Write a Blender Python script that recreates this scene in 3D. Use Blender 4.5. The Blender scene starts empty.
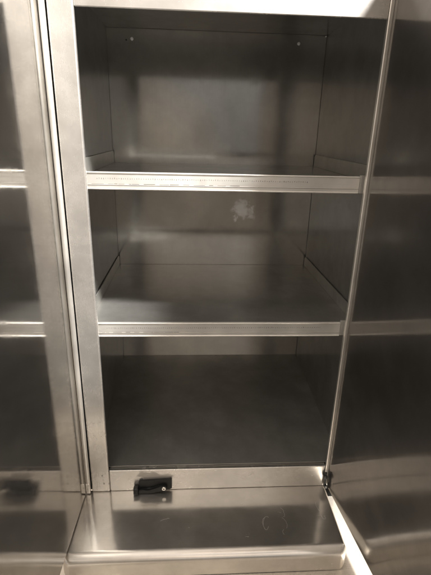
import bpy, bmesh, math, random
from mathutils import Vector, Matrix
random.seed(7)
scn = bpy.context.scene
COL = scn.collection

# ------------------------------------------------------------------ helpers
def add_box(bm, x0, x1, y0, y1, z0, z1, bev=0.0, seg=2):
    vs = [bm.verts.new((x, y, z)) for x in (x0, x1) for y in (y0, y1) for z in (z0, z1)]
    q = [(0,1,3,2),(4,6,7,5),(0,4,5,1),(2,3,7,6),(0,2,6,4),(1,5,7,3)]
    fs = [bm.faces.new([vs[i] for i in f]) for f in q]
    if bev > 0:
        es = list({e for f in fs for e in f.edges})
        bmesh.ops.bevel(bm, geom=es, offset=bev, segments=seg, profile=0.5, affect='EDGES')

def add_cyl(bm, p0, p1, r0, r1=None, n=20, cap_bev=0.0):
    r1 = r0 if r1 is None else r1
    p0, p1 = Vector(p0), Vector(p1)
    d = (p1 - p0); L = d.length; d.normalize()
    a = d.orthogonal().normalized(); b = d.cross(a)
    prof = [(0, r0), (L, r1)]
    if cap_bev > 0:
        c = cap_bev
        prof = [(0, r0), (L - c, r1), (L - .45*c, r1 - .18*c), (L - .1*c, r1 - .55*c), (L, r1 - c)]
    rings = []
    for t, r in prof:
        rings.append([bm.verts.new(p0 + d*t + (a*math.cos(k*2*math.pi/n) + b*math.sin(k*2*math.pi/n))*r) for k in range(n)])
    for A, B in zip(rings, rings[1:]):
        for k in range(n):
            bm.faces.new([A[k], A[(k+1) % n], B[(k+1) % n], B[k]])
    bm.faces.new(list(reversed(rings[0]))); bm.faces.new(rings[-1])

def add_prism_x(bm, prof, x0, x1):
    """closed (y, z) outline carried along x"""
    A = [bm.verts.new((x0, y, z)) for y, z in prof]
    B = [bm.verts.new((x1, y, z)) for y, z in prof]
    n = len(prof)
    for i in range(n):
        bm.faces.new([A[i], A[(i+1) % n], B[(i+1) % n], B[i]])
    bm.faces.new(list(reversed(A))); bm.faces.new(B)

def add_prism_y(bm, outline, y0, y1, bev=0.0):
    """closed (x, z) outline given thickness along y"""
    A = [bm.verts.new((x, y0, z)) for x, z in outline]
    B = [bm.verts.new((x, y1, z)) for x, z in outline]
    n = len(outline); fs = []
    for i in range(n):
        fs.append(bm.faces.new([A[i], A[(i+1) % n], B[(i+1) % n], B[i]]))
    fs.append(bm.faces.new(list(reversed(A)))); fs.append(bm.faces.new(B))
    if bev > 0:
        es = [e for e in fs[-2].edges]
        bmesh.ops.bevel(bm, geom=es, offset=bev, segments=2, profile=0.5, affect='EDGES')

def add_wire(bm, pts, r, n=6):
    rings = []
    for i, p in enumerate(pts):
        p = Vector(p)
        t = (Vector(pts[min(i+1, len(pts)-1)]) - Vector(pts[max(i-1, 0)])).normalized()
        a = Vector((0, 0, 1)); b = t.cross(a).normalized()
        rings.append([bm.verts.new(p + (b*math.cos(k*2*math.pi/n) + a*.35*math.sin(k*2*math.pi/n))*r) for k in range(n)])
    for A, B in zip(rings, rings[1:]):
        for k in range(n):
            bm.faces.new([A[k], A[(k+1) % n], B[(k+1) % n], B[k]])
    bm.faces.new(rings[0]); bm.faces.new(list(reversed(rings[-1])))

def world_loc(o):
    v = Vector((0, 0, 0))
    while o is not None:
        v += o.location; o = o.parent
    return v

def obj(name, bm, mat, parent=None, smooth=True, rot=None):
    """link one mesh object; mesh coordinates are given in world space"""
    bmesh.ops.recalc_face_normals(bm, faces=bm.faces)
    me = bpy.data.meshes.new(name)
    bm.to_mesh(me); bm.free()
    o = bpy.data.objects.new(name, me); COL.objects.link(o)
    for m in (mat if isinstance(mat, (list, tuple)) else [mat]):
        me.materials.append(m)
    if smooth:
        for p in me.polygons: p.use_smooth = True
        if hasattr(me, 'set_sharp_from_angle'): me.set_sharp_from_angle(angle=math.radians(32))
    if smooth:
        wn = o.modifiers.new('weighted', 'WEIGHTED_NORMAL'); wn.keep_sharp = True; wn.weight = 100
    if parent is not None:
        o.parent = parent
        o.location = -world_loc(parent)
    return o

def thing(name, label, cat, loc):
    o = bpy.data.objects.new(name, None); COL.objects.link(o)
    o.empty_display_size = .05
    o.location = loc; o['label'] = label; o['category'] = cat
    return o

# ---------------------------------------------------------------- materials
class NT:
    def __init__(s, mat):
        s.t = mat.node_tree; s.n = s.t.nodes; s.l = s.t.links
    def new(s, typ, **kw):
        n = s.n.new(typ)
        for k, v in kw.items(): setattr(n, k, v)
        return n
    def math(s, op, a, b=None, clamp=False):
        n = s.new('ShaderNodeMath', operation=op, use_clamp=clamp)
        for i, v in enumerate((a, b)):
            if v is None: continue
            if isinstance(v, (int, float)): n.inputs[i].default_value = v
            else: s.l.new(v, n.inputs[i])
        return n.outputs[0]
    def ramp(s, v, lo, hi, a=0.0, b=1.0):
        n = s.new('ShaderNodeMapRange'); n.interpolation_type = 'SMOOTHSTEP'
        s.l.new(v, n.inputs['Value'])
        n.inputs['From Min'].default_value = lo; n.inputs['From Max'].default_value = hi
        n.inputs['To Min'].default_value = a; n.inputs['To Max'].default_value = b
        return n.outputs[0]
    def noise(s, vec, scale, stretch=(1, 1, 1), detail=4.0, rough=.55, dist=0.0):
        m = s.new('ShaderNodeMapping'); m.inputs['Scale'].default_value = stretch
        s.l.new(vec, m.inputs['Vector'])
        n = s.new('ShaderNodeTexNoise'); n.inputs['Scale'].default_value = scale
        n.inputs['Detail'].default_value = detail; n.inputs['Roughness'].default_value = rough
        n.inputs['Distortion'].default_value = dist
        s.l.new(m.outputs[0], n.inputs['Vector'])
        return n.outputs[0]
    def mixc(s, f, a, b):
        n = s.new('ShaderNodeMix', data_type='RGBA')
        s.l.new(f, n.inputs['Factor']) if not isinstance(f, float) else setattr(n.inputs['Factor'], 'default_value', f)
        for k, v in ((6, a), (7, b)):
            if isinstance(v, tuple): n.inputs[k].default_value = (*v, 1)
            else: s.l.new(v, n.inputs[k])
        return n.outputs[2]

def steel(name, base, rough, brush=(1, 1, 60), warp=.0, stains=0.0, spots=(), speck=0.0, brushamt=.03, wstr=(1, 1, 1), wsc=3.2, aniso=0.0, haze=.5, hazer=.45, film=.12):
    """brushed stainless sheet: grain, finger marks, slight sheet waviness, optional stains and painted reflection spots"""
    m = bpy.data.materials.new(name); m.use_nodes = True
    T = NT(m); P = T.n['Principled BSDF']
    tc = T.new('ShaderNodeTexCoord').outputs['Object']
    cloud = T.noise(tc, 9, detail=5, rough=.6)
    grain = T.noise(tc, 55, stretch=brush, detail=3, rough=.6)
    fine = T.noise(tc, 420, detail=2)
    col = T.mixc(T.ramp(cloud, .3, .7), tuple(c*.90 for c in base), tuple(min(1, c*1.07) for c in base))
    hand = T.noise(tc, 34, detail=6, rough=.65, dist=.5)
    col = T.mixc(T.ramp(hand, .45, .72, 0, .14), col, tuple(c*.72 for c in base))
    col = T.mixc(T.ramp(grain, .35, .65, 0, .18), col, tuple(c*.80 for c in base))
    r = T.math('ADD', T.ramp(cloud, .25, .75, rough*.82, rough*1.22), T.math('ADD', T.ramp(grain, .3, .7, -.02, .03), T.ramp(hand, .4, .75, -.01, .06)))
    if stains > 0:
        b1 = T.noise(tc, 13, detail=2, rough=.5, dist=.3)
        msk = T.math('MULTIPLY', T.ramp(b1, .50, .66), T.ramp(b1, .80, .66))
        r = T.math('ADD', r, T.math('MULTIPLY', msk, stains))
        col = T.mixc(T.math('MULTIPLY', msk, .12), col, tuple(min(1, c*1.15 + .03) for c in base))
    metal = None
    for (c, rad, tint, amt, wob) in spots:
        sub = T.new('ShaderNodeVectorMath', operation='SUBTRACT'); T.l.new(tc, sub.inputs[0]); sub.inputs[1].default_value = c
        dv = T.new('ShaderNodeVectorMath', operation='DIVIDE'); T.l.new(sub.outputs[0], dv.inputs[0]); dv.inputs[1].default_value = rad; soft = amt > .9
        ln = T.new('ShaderNodeVectorMath', operation='LENGTH'); T.l.new(dv.outputs[0], ln.inputs[0])
        w = T.noise(tc, wob, detail=2.2, rough=.5, dist=.4)
        d = T.math('ADD', ln.outputs['Value'], T.ramp(w, .25, .75, -.55, .45) if soft else T.ramp(w, .25, .75, -.65, .65))
        k = T.math('MULTIPLY', T.ramp(d, 1.15, .2 if soft else .45), amt)
        col = T.mixc(k, col, tint)
        r = T.math('ADD', r, T.math('MULTIPLY', k, .5))
        mm = T.math('SUBTRACT', 1.0, T.math('MULTIPLY', k, .5))
        metal = mm if metal is None else T.math('MULTIPLY', metal, mm)
    if speck > 0:
        v = T.new('ShaderNodeTexVoronoi'); v.inputs['Scale'].default_value = 70
        T.l.new(tc, v.inputs['Vector'])
        k = T.math('MULTIPLY', T.ramp(v.outputs['Distance'], .075, .04), speck)
        col = T.mixc(k, col, tuple(c*.55 for c in base))
        r = T.math('ADD', r, T.math('MULTIPLY', k, .3))
    T.l.new(col, P.inputs['Base Color'])
    T.l.new(r, P.inputs['Roughness'])
    if metal is None: P.inputs['Metallic'].default_value = 1.0
    else: T.l.new(metal, P.inputs['Metallic'])
    P.inputs['Anisotropic'].default_value = aniso
    b1 = T.new('ShaderNodeBump'); b1.inputs['Strength'].default_value = brushamt; b1.inputs['Distance'].default_value = .001
    T.l.new(T.math('ADD', grain, T.math('MULTIPLY', fine, .5)), b1.inputs['Height'])
    if warp > 0:
        big = T.noise(tc, wsc, detail=1.5, stretch=wstr)
        b2 = T.new('ShaderNodeBump'); b2.inputs['Strength'].default_value = 1.0; b2.inputs['Distance'].default_value = warp
        T.l.new(big, b2.inputs['Height']); T.l.new(b2.outputs[0], b1.inputs['Normal'])
    T.l.new(b1.outputs[0], P.inputs['Normal'])
    # second, wide lobe: the satin haze of ground sheet steel, with a thin greasy film
    Q = T.new('ShaderNodeBsdfPrincipled')
    T.l.new(col, Q.inputs['Base Color']); Q.inputs['Metallic'].default_value = 1.0 - film
    Q.inputs['Roughness'].default_value = hazer
    T.l.new(b1.outputs[0], Q.inputs['Normal'])
    mx = T.new('ShaderNodeMixShader')
    T.l.new(T.ramp(cloud, .25, .75, haze*.9, min(1, haze*1.1)), mx.inputs[0])
    T.l.new(P.outputs[0], mx.inputs[1]); T.l.new(Q.outputs[0], mx.inputs[2])
    T.l.new(mx.outputs[0], T.n['Material Output'].inputs['Surface'])
    return m

def plain(name, base, rough, metallic=0.0, bump=.0, vary=.12):
    m = bpy.data.materials.new(name); m.use_nodes = True
    T = NT(m); P = T.n['Principled BSDF']
    tc = T.new('ShaderNodeTexCoord').outputs['Object']
    n = T.noise(tc, 14, detail=6)
    T.l.new(T.mixc(T.ramp(n, .3, .7), tuple(c*(1-vary) for c in base), tuple(min(1, c*(1+vary)) for c in base)), P.inputs['Base Color'])
    T.l.new(T.ramp(n, .3, .7, rough*.85, rough*1.2), P.inputs['Roughness'])
    P.inputs['Metallic'].default_value = metallic
    if bump > 0:
        b = T.new('ShaderNodeBump'); b.inputs['Strength'].default_value = bump; b.inputs['Distance'].default_value = .001
        T.l.new(T.noise(tc, 300, detail=3), b.inputs['Height']); T.l.new(b.outputs[0], P.inputs['Normal'])
    return m

FRAME = (.655, .63, .595)
M_stile = steel('frame_steel', FRAME, .24, film=.24, haze=.38, brush=(16, 16, .06), warp=.0010, wstr=(1, 1, .10), wsc=24)
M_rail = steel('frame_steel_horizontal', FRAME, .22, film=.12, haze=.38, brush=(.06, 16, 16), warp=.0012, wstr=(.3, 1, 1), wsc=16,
               spots=[((.098, 0, -.018), (.038, .2, .016), (.16, .14, .115), .6, 30)])  # dark spot above the latch: blurred reflection painted into the rail colour
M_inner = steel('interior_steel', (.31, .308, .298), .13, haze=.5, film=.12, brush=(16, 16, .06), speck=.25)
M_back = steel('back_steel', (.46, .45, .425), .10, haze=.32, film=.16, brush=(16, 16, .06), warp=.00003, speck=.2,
               spots=[((.337, .474, .508), (.030, .2, .029), (1, 1, 1), .95, 45)])  # white spot paints a soft reflection into the back wall
M_shelf = steel('shelf_steel', (.43, .42, .395), .17, haze=.5, film=.25, brush=(16, .06, 16), speck=.3)
M_label = steel('shelf_rail_aluminium', (.70, .68, .64), .34, brush=(.06, 16, 16), film=.45)
M_door = steel('polished_door_steel', (.44, .42, .39), .07, haze=.12, hazer=.36, film=.04, brushamt=.012, brush=(16, 16, .06), warp=.00001)
M_door_shaded = steel('shaded_door_steel', (.22, .208, .195), .09, haze=.35, hazer=.36, brushamt=.012, brush=(16, 16, .06), warp=.00001)  # darkened copy of the door steel; shade on this door is in the colour
M_counter = steel('counter_steel', (.58, .555, .515), .13, haze=.38, film=.08, brush=(.06, 16, 16), warp=.00005, stains=.08)
M_rivet = steel('rivet_steel', (.95, .94, .92), .2, haze=.75, film=.75, brushamt=0)
M_bright = steel('polished_steel', (.78, .75, .70), .16, brush=(16, 16, .06))
M_bead = steel('hinge_bead_steel', (.78, .76, .72), .34, haze=.5, brush=(16, 16, .06))
M_black = plain('black_plastic', (.008, .008, .008), .38, bump=.05)
M_black.node_tree.nodes['Principled BSDF'].inputs['Specular IOR Level'].default_value = .25
M_matte_black = plain('matte_black', (.004, .004, .004), .9)
M_matte_black.node_tree.nodes['Principled BSDF'].inputs['Specular IOR Level'].default_value = .1
M_hole = plain('dark_hole', (.006, .006, .006), .8)
M_mark = plain('grey_print', (.09, .08, .07), .6)
M_scratch = plain('pale_scratch', (.50, .48, .45), .35, metallic=.85)
M_work = steel('worktop_steel', (.56, .515, .45), .24, haze=.6, film=.34, brush=(.06, 16, 16))

# ------------------------------------------------------------------ measures
W, H, D = .500, .905, .474
XL, XR, ZC = -.032, .537, .969
ZB, ZT = -.058, .990
CT = -.0585                                   # counter top
WT = -.112                                    # worktop level

# ------------------------------------------------------------------- setting
bm = bmesh.new()
add_box(bm, -1.2, 1.7, -.36, .9, WT-.04, WT, .004)
o = obj('worktop', bm, M_work); o['kind'] = 'structure'

# ------------------------------------------------------------------- cabinet
cab = thing('cabinet', 'open stainless steel cabinet with two railed shelves and both doors swung out', 'cabinet', (.25, .24, WT))

bm = bmesh.new(); add_box(bm, -.0414, 0, -.002, .0065, ZB, ZT, .0036, 4)
stile_l = obj('stile', bm, M_stile, cab)
stile_l['label'] = 'wide pale upright frame strip left of the shelves'
for x, z in ((-.0157, -.011), (-.0127, -.034)):
    bm = bmesh.new(); add_cyl(bm, (x, -.0016, z), (x, -.0026, z), .0014, n=12)
    obj('screw_hole', bm, M_mark, stile_l)
bm = bmesh.new(); add_box(bm, W, W+.044, -.002, .0065, ZB, ZT, .0018, 4)
obj('stile', bm, M_bright, cab)['label'] = 'upright frame strip almost hidden behind the right door'
bm = bmesh.new(); add_box(bm, .0004, W-.0004, 0, .005, H, ZT, .0016, 3)
obj('top_rail', bm, M_rail, cab)
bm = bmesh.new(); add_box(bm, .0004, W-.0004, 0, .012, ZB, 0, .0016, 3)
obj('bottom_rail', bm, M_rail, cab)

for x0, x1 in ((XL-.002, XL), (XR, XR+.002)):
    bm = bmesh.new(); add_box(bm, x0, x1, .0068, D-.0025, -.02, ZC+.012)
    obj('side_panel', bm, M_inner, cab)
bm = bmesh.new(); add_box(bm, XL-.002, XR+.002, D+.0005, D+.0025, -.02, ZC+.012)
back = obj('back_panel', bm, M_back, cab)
for x, z, r in ((.032, .945, .0042), (.464, .948, .0042), (.5335, .9665, .0016)):
    bm = bmesh.new(); add_cyl(bm, (x, D+.001, z), (x, D-.0030, z), r, n=24, cap_bev=r*.5)
    obj('rivet', bm, M_rivet, back)
bm = bmesh.new(); add_cyl(bm, (.0175, D+.001, .942), (.0175, D+.0001, .942), .0022, n=16)
obj('screw_hole', bm, M_hole, back)
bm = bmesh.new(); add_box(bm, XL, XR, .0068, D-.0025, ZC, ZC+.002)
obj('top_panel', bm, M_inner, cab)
bm = bmesh.new()
add_prism_x(bm, [(.0125, .002), (D, .0333), (D, .0313), (.0125, 0)], XL, XR)
obj('floor_panel', bm, M_shelf, cab)
# outer case
bm = bmesh.new()
add_box(bm, -.0445, -.040, .0068, D+.03, ZB, ZT-.004, .001)
add_box(bm, W+.0395, W+.044, .0068, D+.03, ZB, ZT-.004, .001)
add_box(bm, -.040, W+.0395, D+.026, D+.03, ZB, ZT-.004)
add_box(bm, -.0445, W+.044, .0068, D+.03, ZT-.0035, ZT, .001)
obj('outer_case', bm, M_stile, cab)
bm = bmesh.new(); add_box(bm, -.040, W+.040, .02, D+.02, WT, ZB-.0005)
obj('plinth', bm, M_matte_black, cab)
# black strip standing in for the shade in the gap beside the left stile
bm = bmesh.new(); add_box(bm, -.0600, -.0401, .006, .018, ZB, ZT-.002, .0006)
obj('gap_shade', bm, M_matte_black, cab)

# ------------------------------------------------------------------- shelves
def shelf(zr, zt, up, lab, seed):
    rnd = random.Random(seed)
    bm = bmesh.new()
    add_box(bm, XL+.0015, XR-.0015, .0225, D-.001, zt-.0015, zt)
    for s in (0, 1):                                       # folded side edges
        x0 = XL+.0015 if s == 0 else XR-.0035
        prof = [(.024, zt+.0004), (.024, up-.004), (.028, up), (D-.012, up), (D-.004, up-.006), (D-.004, zt+.0004)]
        add_prism_x(bm, prof, x0, x0+.002)
    sh = obj('shelf', bm, M_shelf, cab); sh['label'] = lab
    bm = bmesh.new()
    xa, xb, zb = -.0120, .4958, zr-.0315
    add_box(bm, xa, xb, .0170, .0222, zb+.0005, zr-.0005)                     # web
    add_box(bm, xa, xb, .0155, .0222, zr-.0034, zr, .0014, 3)                 # top lip
    add_box(bm, xa, xb, .0157, .0190, zb, zb+.0030, .0013, 3)                 # bottom lip
    add_box(bm, xa, xb, .0163, .0176, zb+.0078, zb+.0092, .0004)              # channel bead
    nf = len(bm.faces)
    # small worn tick marks along the channel and grime beside the bead
    x = .010
    stop = .40 if seed == 1 else .455
    while x < stop:
        h = rnd.choice((.0014, .0015, .0016, .0024)); zz = zr-.0118 + rnd.uniform(-.0004, .0004)
        add_box(bm, x, x+rnd.uniform(.0006, .0012), .01685, .0171, zz-h/2, zz+h/2)
        x += rnd.choice((.0038, .0038, .0038, .0040, .0042))
    x = .004; stop = .27 if seed == 1 else .16
    while x < stop:
        L = rnd.uniform(.003, .022)
        add_box(bm, x, x+L, .01685, .0171, zb+.0098, zb+.0098+rnd.uniform(.0005, .0012)); x += L + rnd.choice((.001, .002, .008))
    bm.faces.ensure_lookup_table()
    for f in bm.faces[nf:]: f.material_index = 1
    obj('front_rail', bm, [M_label, M_mark], sh)
    for x0, x1 in ((.4975, .5010),):
        bm = bmesh.new(); add_box(bm, x0, x1+.01, .0195, .026, zb, zr+.0015, .0012)
        obj('bracket', bm, M_label, sh)
shelf(.6556, .6403, .672, 'upper shelf, its rail brightly lit on the left', 1)
shelf(.3598, .3448, .374, 'lower shelf with a duller rail', 2)

# --------------------------------------------------------------------- doors
def door(hx, side, ang, spring, lab):
    """side -1: opens at the left end, +1: at the right end; ang: degrees past square"""
    bm = bmesh.new()
    t, w = .018, .53
    y0, y1, z0, z1 = -.004, -.004-w, -.0555, .986
    x0, x1 = (hx, hx+t) if side > 0 else (hx-t, hx)
    add_box(bm, x0, x1, y1, y0, z0, z1, .0022, 3)
    for ax, lo, hi, n in ((2, z0, z1, 44), (1, y1, y0, 10)):      # cut so that the sheet can be slightly sprung
        for k in range(1, n):
            co = [0, 0, 0]; no = [0, 0, 0]; co[ax] = lo + (hi-lo)*k/n; no[ax] = 1
            bmesh.ops.bisect_plane(bm, geom=list(bm.verts)+list(bm.edges)+list(bm.faces), plane_co=co, plane_no=no)
    for v in bm.verts:
        f = max(0.0, min(1.0, (.34 - v.co.z)/.40)); f = f*f
        v.co.x += side * (-.004 - v.co.y) * math.tan(math.radians(ang + spring*f))
    d = obj('door', bm, M_door if side < 0 else M_door_shaded, cab); d['label'] = lab
    return d
dl = door(-.0535, -1, .6, .9, 'left door, its polished inner side mirroring frame and shelves brightly')
dr = door(.5060, 1, 1.8, 4.0, 'right door, its inner side darkened in colour for shade')
# long rounded hinge bead between left stile and left door
bm = bmesh.new()
add_cyl(bm, (-.0482, -.002, -.050), (-.0482, -.002, ZT-.004), .0050, n=24)
obj('hinge', bm, M_bead, dl)
bm = bmesh.new()
add_box(bm, -.0530, -.0435, -.0085, -.0030, ZB+.002, -.030, .0012)
add_cyl(bm, (-.0482, -.0085, -.040), (-.0482, -.0100, -.040), .0018, n=12)
obj('hinge_bracket', bm, M_bright, dl)
# small pivot at the bottom of the right door
bm = bmesh.new()
add_cyl(bm, (.5000, -.0060, -.052), (.5000, -.0060, -.014), .0026, n=16)
add_box(bm, .4955, .5030, -.0095, -.0022, -.030, -.020, .001)
add_box(bm, .4985, .5050, -.0110, -.0022, -.056, -.048, .001)
obj('hinge', bm, M_black, dr)

# --------------------------------------------------------------------- latch
latch = thing('door_latch', 'small black plastic door catch screwed to the rail above the steel ledge', 'latch', (.10, -.003, -.045))
bm = bmesh.new()
add_prism_y(bm, [(.0660, -.0545), (.0660, -.0300), (.0700, -.0265), (.1415, -.0230), (.1415, -.0480), (.1360, -.0520), (.1000, -.0560)], -.0005, -.0055, .0012)
obj('plate', bm, M_black, latch)
bm = bmesh.new()
add_prism_y(bm, [(.0660, -.0570), (.0660, -.0470), (.0760, -.0455), (.0860, -.0480), (.0960, -.0455), (.1100, -.0400), (.1190, -.0362), (.1285, -.0375), (.1310, -.0430), (.1280, -.0490), (.1200, -.0505), (.1040, -.0535), (.0900, -.0575)], -.0058, -.0120, .0014)
arm = obj('lever', bm, M_black, latch)
bm = bmesh.new()
add_box(bm, .0540, .0665, -.0165, -.0010, -.0580, -.0400, .0038, 4)
obj('catch', bm, M_black, latch)
bm = bmesh.new()
n = 28; c = (.1235, -.0430)
add_cyl(bm, (c[0], -.0118, c[1]), (c[0], -.0142, c[1]), .0048, n=n, cap_bev=.0012)
scr = obj('screw', bm, M_bright, latch)
bm = bmesh.new(); add_cyl(bm, (c[0], -.0140, c[1]), (c[0], -.01435, c[1]), .0019, n=6)
obj('screw_socket', bm, M_hole, scr)

# ------------------------------------------------------------- counter ledge
led = thing('steel_ledge', 'stained steel ledge with a rounded front edge below the cabinet', 'counter', (.225, -.08, WT))
X0, X1, YF, RB = -.0680, .5030, -.1690, .0200
def ledge_mesh():
    """one bent sheet: flat top, rolled front, short apron; rounded plan corners"""
    bm = bmesh.new()
    rc = .016
    path = []                                              # plan outline from back left round to back right
    path.append((X0, .003))
    for k in range(9):
        a = math.pi + k*math.pi/2/8; path.append((X0+rc+rc*math.cos(a), YF+rc+rc*math.sin(a)))
    for k in range(9):
        a = 1.5*math.pi + k*math.pi/2/8; path.append((X1-rc+rc*math.cos(a), YF+rc+rc*math.sin(a)))
    path.append((X1+.002, .003))
    path[-2] = (path[-2][0]-.001, path[-2][1])
    ins = [(1-math.sin(t*math.pi/2/7), 1-math.cos(t*math.pi/2/7)) for t in range(8)]
    # rows: inset factor (of the local roll radius) and drop
    rows = [(i, d) for i, d in ins] + [(0, 2.6)]
    nP = len(path); grid = []
    cx = (X0+X1)/2
    for i, d in rows:
        ring = []
        for j, (x, y) in enumerate(path):
            # the front rolls with a 20 mm radius, the ends with 6 mm
            rx = .007; ry = RB
            nx = -1 if x < X0+rc*.99 and j <= 5 else (1 if x > X1-rc*1.01 and j >= nP-6 else 0)
            fx = max(0, min(1, (X0+rc-x)/rc)) if x < cx else -max(0, min(1, (x-(X1-rc))/rc))
            fy = max(0, min(1, (YF+rc-y)/rc))
            z = max(WT+.0005, CT - d*(RB*fy + .012*(1-fy)))
            ring.append(bm.verts.new((x + rx*i*fx, y + ry*i*fy, z)))
        grid.append(ring)
    for A, B in zip(grid, grid[1:]):
        for j in range(nP-1):
            bm.faces.new([A[j], B[j], B[j+1], A[j+1]])
    bm.faces.new(grid[0]); bm.faces.new(list(reversed(grid[-1])))
    bm.faces.new([r[0] for r in grid] + [r[-1] for r in reversed(grid)])
    return bm
bm = ledge_mesh(); nf = len(bm.faces)
def scr(pts): add_wire(bm, [(x, y, CT+.0001) for x, y in pts], .0004)
def loop(cx, cy, rx, ry, a0, a1, tilt, n=14, j=.0008):
    out = []
    for k in range(n):
        a = math.radians(a0 + (a1-a0)*k/(n-1)); x, y = rx*math.cos(a), ry*math.sin(a)
        out.append((cx + x*math.cos(tilt)-y*math.sin(tilt) + random.uniform(-j, j), cy + x*math.sin(tilt)+y*math.cos(tilt) + random.uniform(-j, j)))
    return out
scr(loop(.347, -.098, .0065, .017, 60, 330, -.25))
scr(loop(.343, -.094, .004, .010, 100, 260, -.3))
scr(loop(.386, -.072, .004, .012, -100, 80, .1)); scr(loop(.384, -.100, .006, .014, -70, 90, .15))
scr(loop(.381, -.122, .003, .006, 90, 250, 0))
scr(loop(.470, -.060, .003, .012, 80, 250, .1)); scr(loop(.474, -.085, .004, .008, 150, 360, .2))
scr(loop(.300, -.050, .003, .005, 0, 140, 0)); scr(loop(.128, -.085, .012, .003, 10, 130, .4))
bm.faces.ensure_lookup_table()
for f in bm.faces[nf:]: f.material_index = 1
obj('top_sheet', bm, [M_counter, M_scratch], led)

# -------------------------------------------------------------------- camera
cam = bpy.data.cameras.new('camera'); co = bpy.data.objects.new('camera', cam); COL.objects.link(co)
right = Vector((.99814, -.05625, .02353)); down = Vector((.00291, -.34146, -.93989)); fwd = Vector((.0609, .93821, -.34067))
up = -down
M = Matrix(((right.x, up.x, -fwd.x, .18), (right.y, up.y, -fwd.y, -.7866), (right.z, up.z, -fwd.z, .728), (0, 0, 0, 1)))
co.matrix_world = M
cam.sensor_fit = 'VERTICAL'; cam.sensor_height = 36.0; cam.lens = 431/575*36
cam.clip_start = .01; cam.clip_end = 100
scn.camera = co

# ------------------------------------------------------------------ lighting
def area(name, loc, target, size, power, col, size_y=None):
    l = bpy.data.lights.new(name, 'AREA'); l.energy = power; l.color = col
    l.shape = 'RECTANGLE'; l.size = size; l.size_y = size_y or size
    o = bpy.data.objects.new(name, l); COL.objects.link(o)
    o.location = loc
    d = Vector(target) - Vector(loc)
    o.rotation_euler = d.to_track_quat('-Z', 'Y').to_euler()
    return o
area('ceiling_lamp', (1.55, -1.05, 2.5), (.15, 0, .4), .18, 290, (1, .97, .93), .30)

wld = bpy.data.worlds.new('World'); scn.world = wld; wld.use_nodes = True
T = NT(wld); bg = T.n['Background']
tc = T.new('ShaderNodeTexCoord').outputs['Generated']
sep = T.new('ShaderNodeSeparateXYZ'); T.l.new(tc, sep.inputs[0])
X, Y, Z = sep.outputs
lum = T.math('ADD', T.ramp(Z, -.50, .0, .14, .50), T.ramp(Z, .08, .5, 0, .36))
# someone standing at the camera keeps the room behind darker
az = T.math('DIVIDE', X, T.math('MAXIMUM', T.math('MULTIPLY', Y, -1.0), .05))
blob = T.math('MULTIPLY', T.math('MULTIPLY', T.ramp(az, -.24, .02), T.ramp(az, .60, .15)),
              T.math('MULTIPLY', T.ramp(Z, .22, .10), T.ramp(Y, 0, -.2)))
lum = T.math('MULTIPLY', lum, T.ramp(blob, 0, 1, 1, .62))
cl = T.noise(tc, 2.6, detail=3, stretch=(1, 1, .7))
lum = T.math('MULTIPLY', lum, T.ramp(cl, .32, .68, .45, 1.6))
cl2 = T.noise(tc, 11, detail=3, stretch=(1, 1, .6))
lum = T.math('MULTIPLY', lum, T.ramp(cl2, .3, .7, .7, 1.3))
col = T.mixc(T.ramp(T.noise(tc, 1.9, detail=2), .4, .62), (1, .80, .62), (1, .97, .93))
col = T.mixc(T.ramp(Z, .04, .35, 0, .5), col, (1, .84, .71))
T.l.new(col, bg.inputs['Color']); T.l.new(T.math('MULTIPLY', lum, .8), bg.inputs['Strength'])

# -------------------------------------------------------------------- output
scn.view_settings.view_transform = 'Standard'; scn.view_settings.look = 'None'
scn.view_settings.exposure = 0.82; scn.view_settings.gamma = 1
scn.render.resolution_x = 768; scn.render.resolution_y = 1024
if scn.render.engine == 'CYCLES' or True:
    scn.render.engine = 'CYCLES'
    scn.cycles.max_bounces = 12; scn.cycles.glossy_bounces = 10
